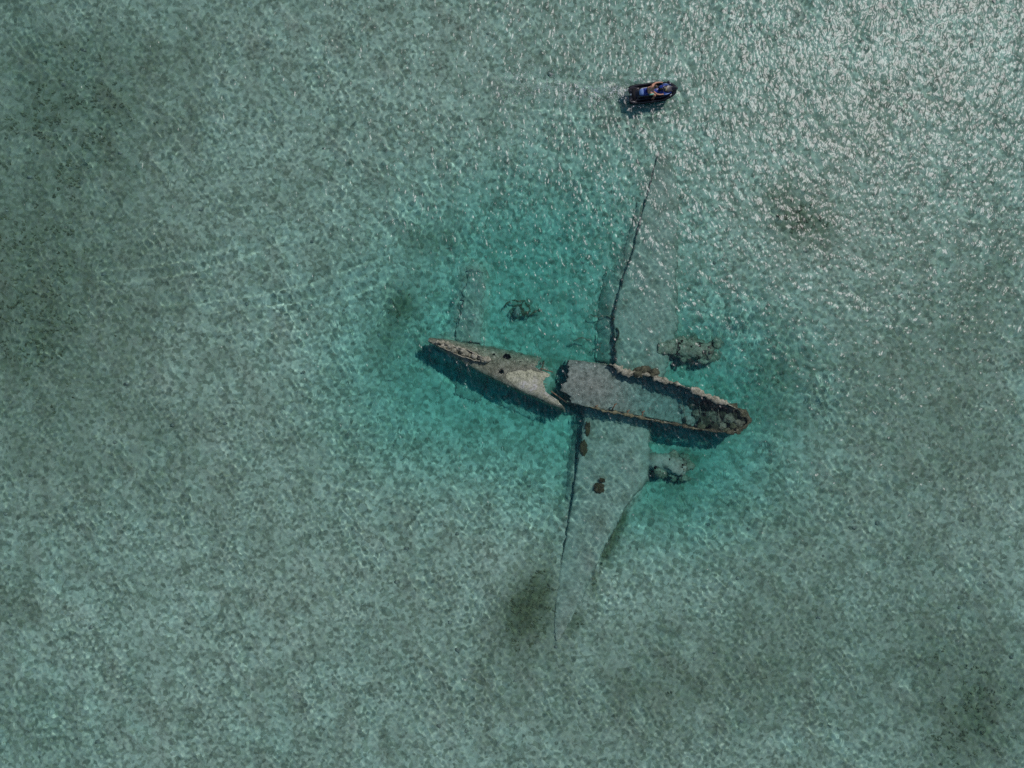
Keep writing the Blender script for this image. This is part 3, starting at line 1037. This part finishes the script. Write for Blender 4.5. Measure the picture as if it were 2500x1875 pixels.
# ------------------------------------------------------------------ jet ski
YAW = R(6.5)
ski = empty('jet_ski', at(1593, 224, .3) * np.array([1, 1, 0]) + np.array([0, 0, .02]), YAW)
ski.rotation_euler.x = R(8)
tag(ski, 'black jet ski with blue and pale blue seat, ridden across the sparkling water', 'jet ski')


def part(name, V, F, mat, parent, smooth=True):
    return link(name, pydata(name, V, F), mat, parent, world_coords=False, smooth=smooth)


xs_ = np.array([-1.70, -1.62, -1.5, -1.3, -1.05, -.95, -.6, -.1, .3, .6, .85, 1.1, 1.3, 1.48, 1.60, 1.68])
hw_ = np.array([.36, .50, .57, .61, .63, .635, .64, .64, .63, .61, .575, .51, .43, .32, .20, .05])
rr = []
for x, w in zip(xs_, hw_):
    bow = float(sstep(.5, 1.68, x))
    kz = -.28 + .42 * bow
    gz = .30 + .22 * bow
    well = float(sstep(-1.12, -.98, x) * (1 - sstep(.55, .9, x)))
    ped = float(sstep(-1.15, -.95, x))
    prof = [(0, kz), (.55 * w, kz + .08), (.90 * w, kz + .20), (1.0 * w, gz - .14), (1.0 * w, gz - .05), (.95 * w, gz), (.84 * w, gz + .01),
            (.80 * w, gz - .16 * well), (.48 * w, gz - .17 * well), (.38 * w, gz + .20 * ped + .05 * bow), (0, gz + .24 * ped + .07 * bow)]
    half = [(x, y, z) for y, z in prof]
    other = [(x, -y, z) for y, z in prof[::-1][1:-1]]
    rr.append(half + other)
rr = np.array(rr)
# notch in the stern between two lobes
for i in range(3):
    ay = np.abs(rr[i, :, 1])
    rr[i, :, 0] = np.where(ay < .21, -1.32 + .02 * i, rr[i, :, 0] + .06 * (1 - i / 2) * np.abs(ay - .3) / .3)
V, F = loft(rr, True, True, True)
hull = part('hull', V, F, M_black, ski)
bv = hull.modifiers.new('soft', 'SUBSURF'); bv.levels = bv.render_levels = 1
# bumper rail
for s in (1, -1):
    pts = [(x, s * w * 1.01, .20 + .22 * float(sstep(.5, 1.68, x))) for x, w in zip(xs_[1:-1], hw_[1:-1])]
    V, F = tube(pts, .035, 6)
    part('bumper', V, F, M_blackm, ski)
    V, F = tube([(-1.55, s * .38, .33), (-1.2, s * .42, .34), (-1.02, s * .30, .36)], .02, 5)
    part('platform_trim', V, F, plain('dark_plum_trim', (.03, .022, .028), .5), ski)
    # foot mats
    rr = [[(x, s * .34, .145), (x, s * .47, .15), (x, s * .47, .165), (x, s * .34, .165)] for x in np.linspace(-.9, .5, 8)]
    V, F = loft(rr, True, True, True)
    part('foot_mat', V, F, M_blackm, ski)
V, F = loft([[(x, -.40, .318), (x, .40, .318), (x, .40, .338), (x, -.40, .338)] for x in np.linspace(-1.42, -1.12, 4)], True, True, True)
pm = part('rear_deck_mat', V, F, M_blackm, ski)
V, F = tube([(-1.5, -.06, .36), (-1.5, 0, .40), (-1.5, .06, .36)], .02, 6)
part('tow_hook', V, F, M_steel, ski)
V, F = loft([[(-1.56, -.05, .26), (-1.56, .05, .26), (-1.56, .05, .34), (-1.56, -.05, .34)], [(-1.50, -.05, .26), (-1.50, .05, .26), (-1.50, .05, .36), (-1.50, -.05, .36)]], True, True, True)
part('stern_plate', V, F, M_white, ski)


def pad(xsl, hwl, z0l, z1l, n=14):
    rr = []
    for x, w, z0, z1 in zip(xsl, hwl, z0l, z1l):
        ring = []
        for q in np.linspace(0, 2 * math.pi, n, endpoint=False):
            cx, sz = math.cos(q), math.sin(q)
            ring.append((x, w * math.copysign(abs(cx) ** .6, cx), .5 * (z0 + z1) + .5 * (z1 - z0) * math.copysign(abs(sz) ** .6, sz)))
        rr.append(ring)
    return loft(rr, True, True, True)


V, F = pad([-.98, -.94, -.8, -.6, -.52], [.10, .18, .22, .22, .21], [.5, .48, .46, .46, .46], [.60, .70, .78, .79, .78])
seat = part('seat', V, F, M_lblue, ski)
V, F = pad([-.52, -.45, -.2, .1, .32, .36], [.215, .22, .20, .18, .16, .12], [.46, .46, .46, .46, .48, .5], [.79, .80, .72, .70, .74, .72])
part('front_seat', V, F, M_blue, ski)
V, F = pad([-.75, -.72, -.55, -.5], [.08, .225, .228, .21], [.6, .5, .5, .5], [.76, .792, .797, .79])
under(seat, part('blue_panel', V, F, M_blue, ski))
for s in (1, -1):
    V, F = tube([(-.96, s * .17, .62), (-.8, s * .235, .68), (-.5, s * .245, .7), (-.3, s * .235, .66)], .02, 5)
    part('seat_piping', V, F, M_white if s > 0 else M_blue, ski)
# hood
V, F = pad([.34, .45, .7, 1.0, 1.25, 1.45, 1.55], [.20, .30, .36, .32, .24, .14, .05], [.4] * 7, [.74, .80, .80, .74, .66, .58, .54], 20)
hood = part('hood', V, F, M_blue, ski)
V, F = pad([.66, .72, 1.0, 1.25, 1.36], [.10, .22, .25, .17, .06], [.68] * 5, [.80, .835, .795, .70, .66], 16)
under(hood, part('hood_hatch', V, F, M_black, ski))
V, F = pad([1.18, 1.25, 1.45, 1.58, 1.63], [.20, .28, .19, .10, .03], [.5] * 5, [.66, .69, .625, .58, .55], 14)
under(hood, part('nose_cover', V, F, M_blackm, ski))
for s in (1, -1):
    V, F = tube([(.62, s * .335, .745), (.85, s * .335, .73), (1.05, s * .29, .71)], [.03, .035, .012], 6)
    under(hood, part('pale_stripe', V, F, M_lblue, ski))
    V, F = pad([.55, .60, .72, .75], [.02, .09, .08, .03], [.78, .76, .76, .78], [.82, .86, .86, .83], 10)
    V = V + np.array([.42, s * .47, -.15])
    part('mirror', V, F, M_black, ski)
    V, F = tube([(1.10, s * .40, .66), (1.2, s * .36, .66)], .022, 6)
    part('badge', V, F, M_white, ski)
# steering column and handlebar
V, F = tube([(.36, 0, .74), (.5, 0, .92), (.56, 0, .98)], [.10, .085, .07], 10)
col_ = part('steering_column', V, F, M_black, ski)
V, F = tube([(.50, .44, .99), (.55, .25, 1.01), (.58, .10, 1.0), (.58, -.10, 1.0), (.55, -.25, 1.01), (.50, -.44, .99)], .022, 8)
bar = part('handlebar', V, F, M_black, ski)
for s in (1, -1):
    V, F = tube([(.54, s * .30, 1.008), (.50, s * .455, .99)], .03, 8)
    under(bar, part('grip', V, F, M_blackm, ski))
V, F = pad([.60, .62, .74, .76], [.06, .11, .10, .05], [.93, .92, .90, .90], [1.0, 1.02, .99, .96], 10)
under(bar, part('display', V, F, M_black, ski))
V, F = pad([.70, .74, .84, .90], [.10, .16, .14, .06], [.76, .76, .76, .76], [.86, .90, .87, .82], 10)
under(hood, part('instrument_pod', V, F, plain('gold_tinted_trim', (.14, .12, .06), .4, var=.1), ski))

# ------------------------------------------------------------------ rider
def skin_mesh(name, joints, edges, root, parent_obj, mat, sub=2):
    me = bpy.data.meshes.new(name)
    keys = list(joints)
    idx = {k: i for i, k in enumerate(keys)}
    me.from_pydata([joints[k][:3] for k in keys], [(idx[a], idx[b]) for a, b in edges], [])
    o = bpy.data.objects.new(name, me)
    C.objects.link(o)
    o.modifiers.new('skin', 'SKIN').use_smooth_shade = True
    if not me.skin_vertices:
        bm = bmesh.new(); bm.from_mesh(me); bm.verts.layers.skin.verify(); bm.to_mesh(me); bm.free()
    for k in keys:
        sv = me.skin_vertices[0].data[idx[k]]
        r = joints[k][3] * (1.14 if name == 'body' and joints[k][3] > .02 else 1)
        sv.radius = r if isinstance(r, tuple) else (r, r)
        sv.use_root = (k == root)
    s = o.modifiers.new('smooth', 'SUBSURF'); s.levels = s.render_levels = sub
    dg = bpy.context.evaluated_depsgraph_get()
    m2 = bpy.data.meshes.new_from_object(o.evaluated_get(dg))
    bpy.data.objects.remove(o)
    bpy.data.meshes.remove(me)
    m2.materials.clear()
    m2.shade_smooth()
    m2.materials.append(mat)
    return m2


J = {'pelvis': (-.44, 0, .92, .15), 'belly': (-.40, 0, 1.06, .135), 'chest': (-.30, 0, 1.26, .16), 'neckb': (-.22, 0, 1.42, .085), 'neck': (-.16, 0, 1.50, .06),
     'head0': (-.11, 0, 1.58, .085), 'head1': (-.07, 0, 1.68, .10), 'head2': (-.07, 0, 1.76, .07), 'nose': (.045, 0, 1.63, .018)}
Ed = [('pelvis', 'belly'), ('belly', 'chest'), ('chest', 'neckb'), ('neckb', 'neck'), ('neck', 'head0'), ('head0', 'head1'), ('head1', 'head2'), ('head0', 'nose')]
for s, t in ((1, 'l'), (-1, 'r')):
    J.update({'sh' + t: (-.25, s * .185, 1.385, .072), 'el' + t: (.06, s * .37, 1.17, .048), 'fo' + t: (.26, s * .40, 1.10, .043), 'wr' + t: (.43, s * .395, 1.045, .030), 'pa' + t: (.50, s * .39, 1.035, .035),
              'hp' + t: (-.38, s * .13, .90, .105), 'kn' + t: (.06, s * .33, .76, .070), 'ca' + t: (.00, s * .37, .52, .062), 'an' + t: (-.06, s * .40, .25, .042), 'he' + t: (-.10, s * .40, .20, .04), 'to' + t: (.12, s * .42, .19, .036),
              'ear' + t: (-.08, s * .105, 1.645, .016)})
    Ed += [('neckb', 'sh' + t), ('sh' + t, 'el' + t), ('el' + t, 'fo' + t), ('fo' + t, 'wr' + t), ('wr' + t, 'pa' + t), ('pelvis', 'hp' + t), ('hp' + t, 'kn' + t), ('kn' + t, 'ca' + t), ('ca' + t, 'an' + t), ('an' + t, 'he' + t), ('an' + t, 'to' + t), ('head1', 'ear' + t)]
    for q in range(4):
        yy = s * (.345 + .026 * q)
        L_ = (.95, 1.05, 1.0, .85)[q]
        J['f%d%s1' % (q, t)] = (.50 + .055 * L_, yy, 1.032, .0105)
        J['f%d%s2' % (q, t)] = (.50 + .070 * L_, yy, .985, .0095)
        J['f%d%s3' % (q, t)] = (.50 + .045 * L_, yy, .955, .0085)
        Ed += [('pa' + t, 'f%d%s1' % (q, t)), ('f%d%s1' % (q, t), 'f%d%s2' % (q, t)), ('f%d%s2' % (q, t), 'f%d%s3' % (q, t))]
    J['th%s1' % t] = (.50, s * .325, 1.00, .012); J['th%s2' % t] = (.53, s * .325, .965, .010)
    Ed += [('pa' + t, 'th%s1' % t), ('th%s1' % t, 'th%s2' % t)]
rider = empty('person', ski.location + Vector((0, 0, 0)), YAW)
rider.rotation_euler.x = R(8)
tag(rider, 'bare-chested person in dark shorts with mint side panel leaning forward, both hands on the handlebar', 'person')
def lower(me, dz=0.0):
    me.transform(Matrix.Translation((0, 0, dz)))
    return me
body = link('body', lower(skin_mesh('body', J, Ed, 'pelvis', rider, M_flesh)), None, rider, world_coords=False)
JS = {'p': (-.43, 0, .90, .165), 'b': (-.42, 0, .95, .15)}
ES = [('p', 'b')]
for s, t in ((1, 'l'), (-1, 'r')):
    JS.update({'h' + t: (-.38, s * .13, .90, .125), 'k' + t: (-.16, s * .24, .82, .10)})
    ES += [('p', 'h' + t), ('h' + t, 'k' + t)]
link('shorts', lower(skin_mesh('shorts', JS, ES, 'p', rider, M_navy)), None, rider, world_coords=False)
V, F = lump((-.22, -.265, .90), (.17, .06, .05), 78, .12, 2)
link('side_panel', pydata('side_panel', V, F), M_short, rider, world_coords=False)
V, F = lump((-.095, 0, 1.70), (.108, .10, .105), 77, .12, 3)
V[:, 2] = np.where(V[:, 0] > -.02, np.maximum(V[:, 2], 1.70), np.maximum(V[:, 2], 1.62))
hair = link('hair', lower(pydata('hair', V, F)), M_hair, rider, world_coords=False)
for s in (1, -1):
    V, F = lump((.012, s * .036, 1.655), (.012, .014, .009), 5, .0, 1)
    link('eye', lower(pydata('eye', V, F)), M_eye, rider, world_coords=False)
V, F = tube([(.012, -.025, 1.585), (.02, 0, 1.583), (.012, .025, 1.585)], .008, 5)
link('mouth', lower(pydata('mouth', V, F)), plain('lips', (.30, .11, .09), .5), rider, world_coords=False)
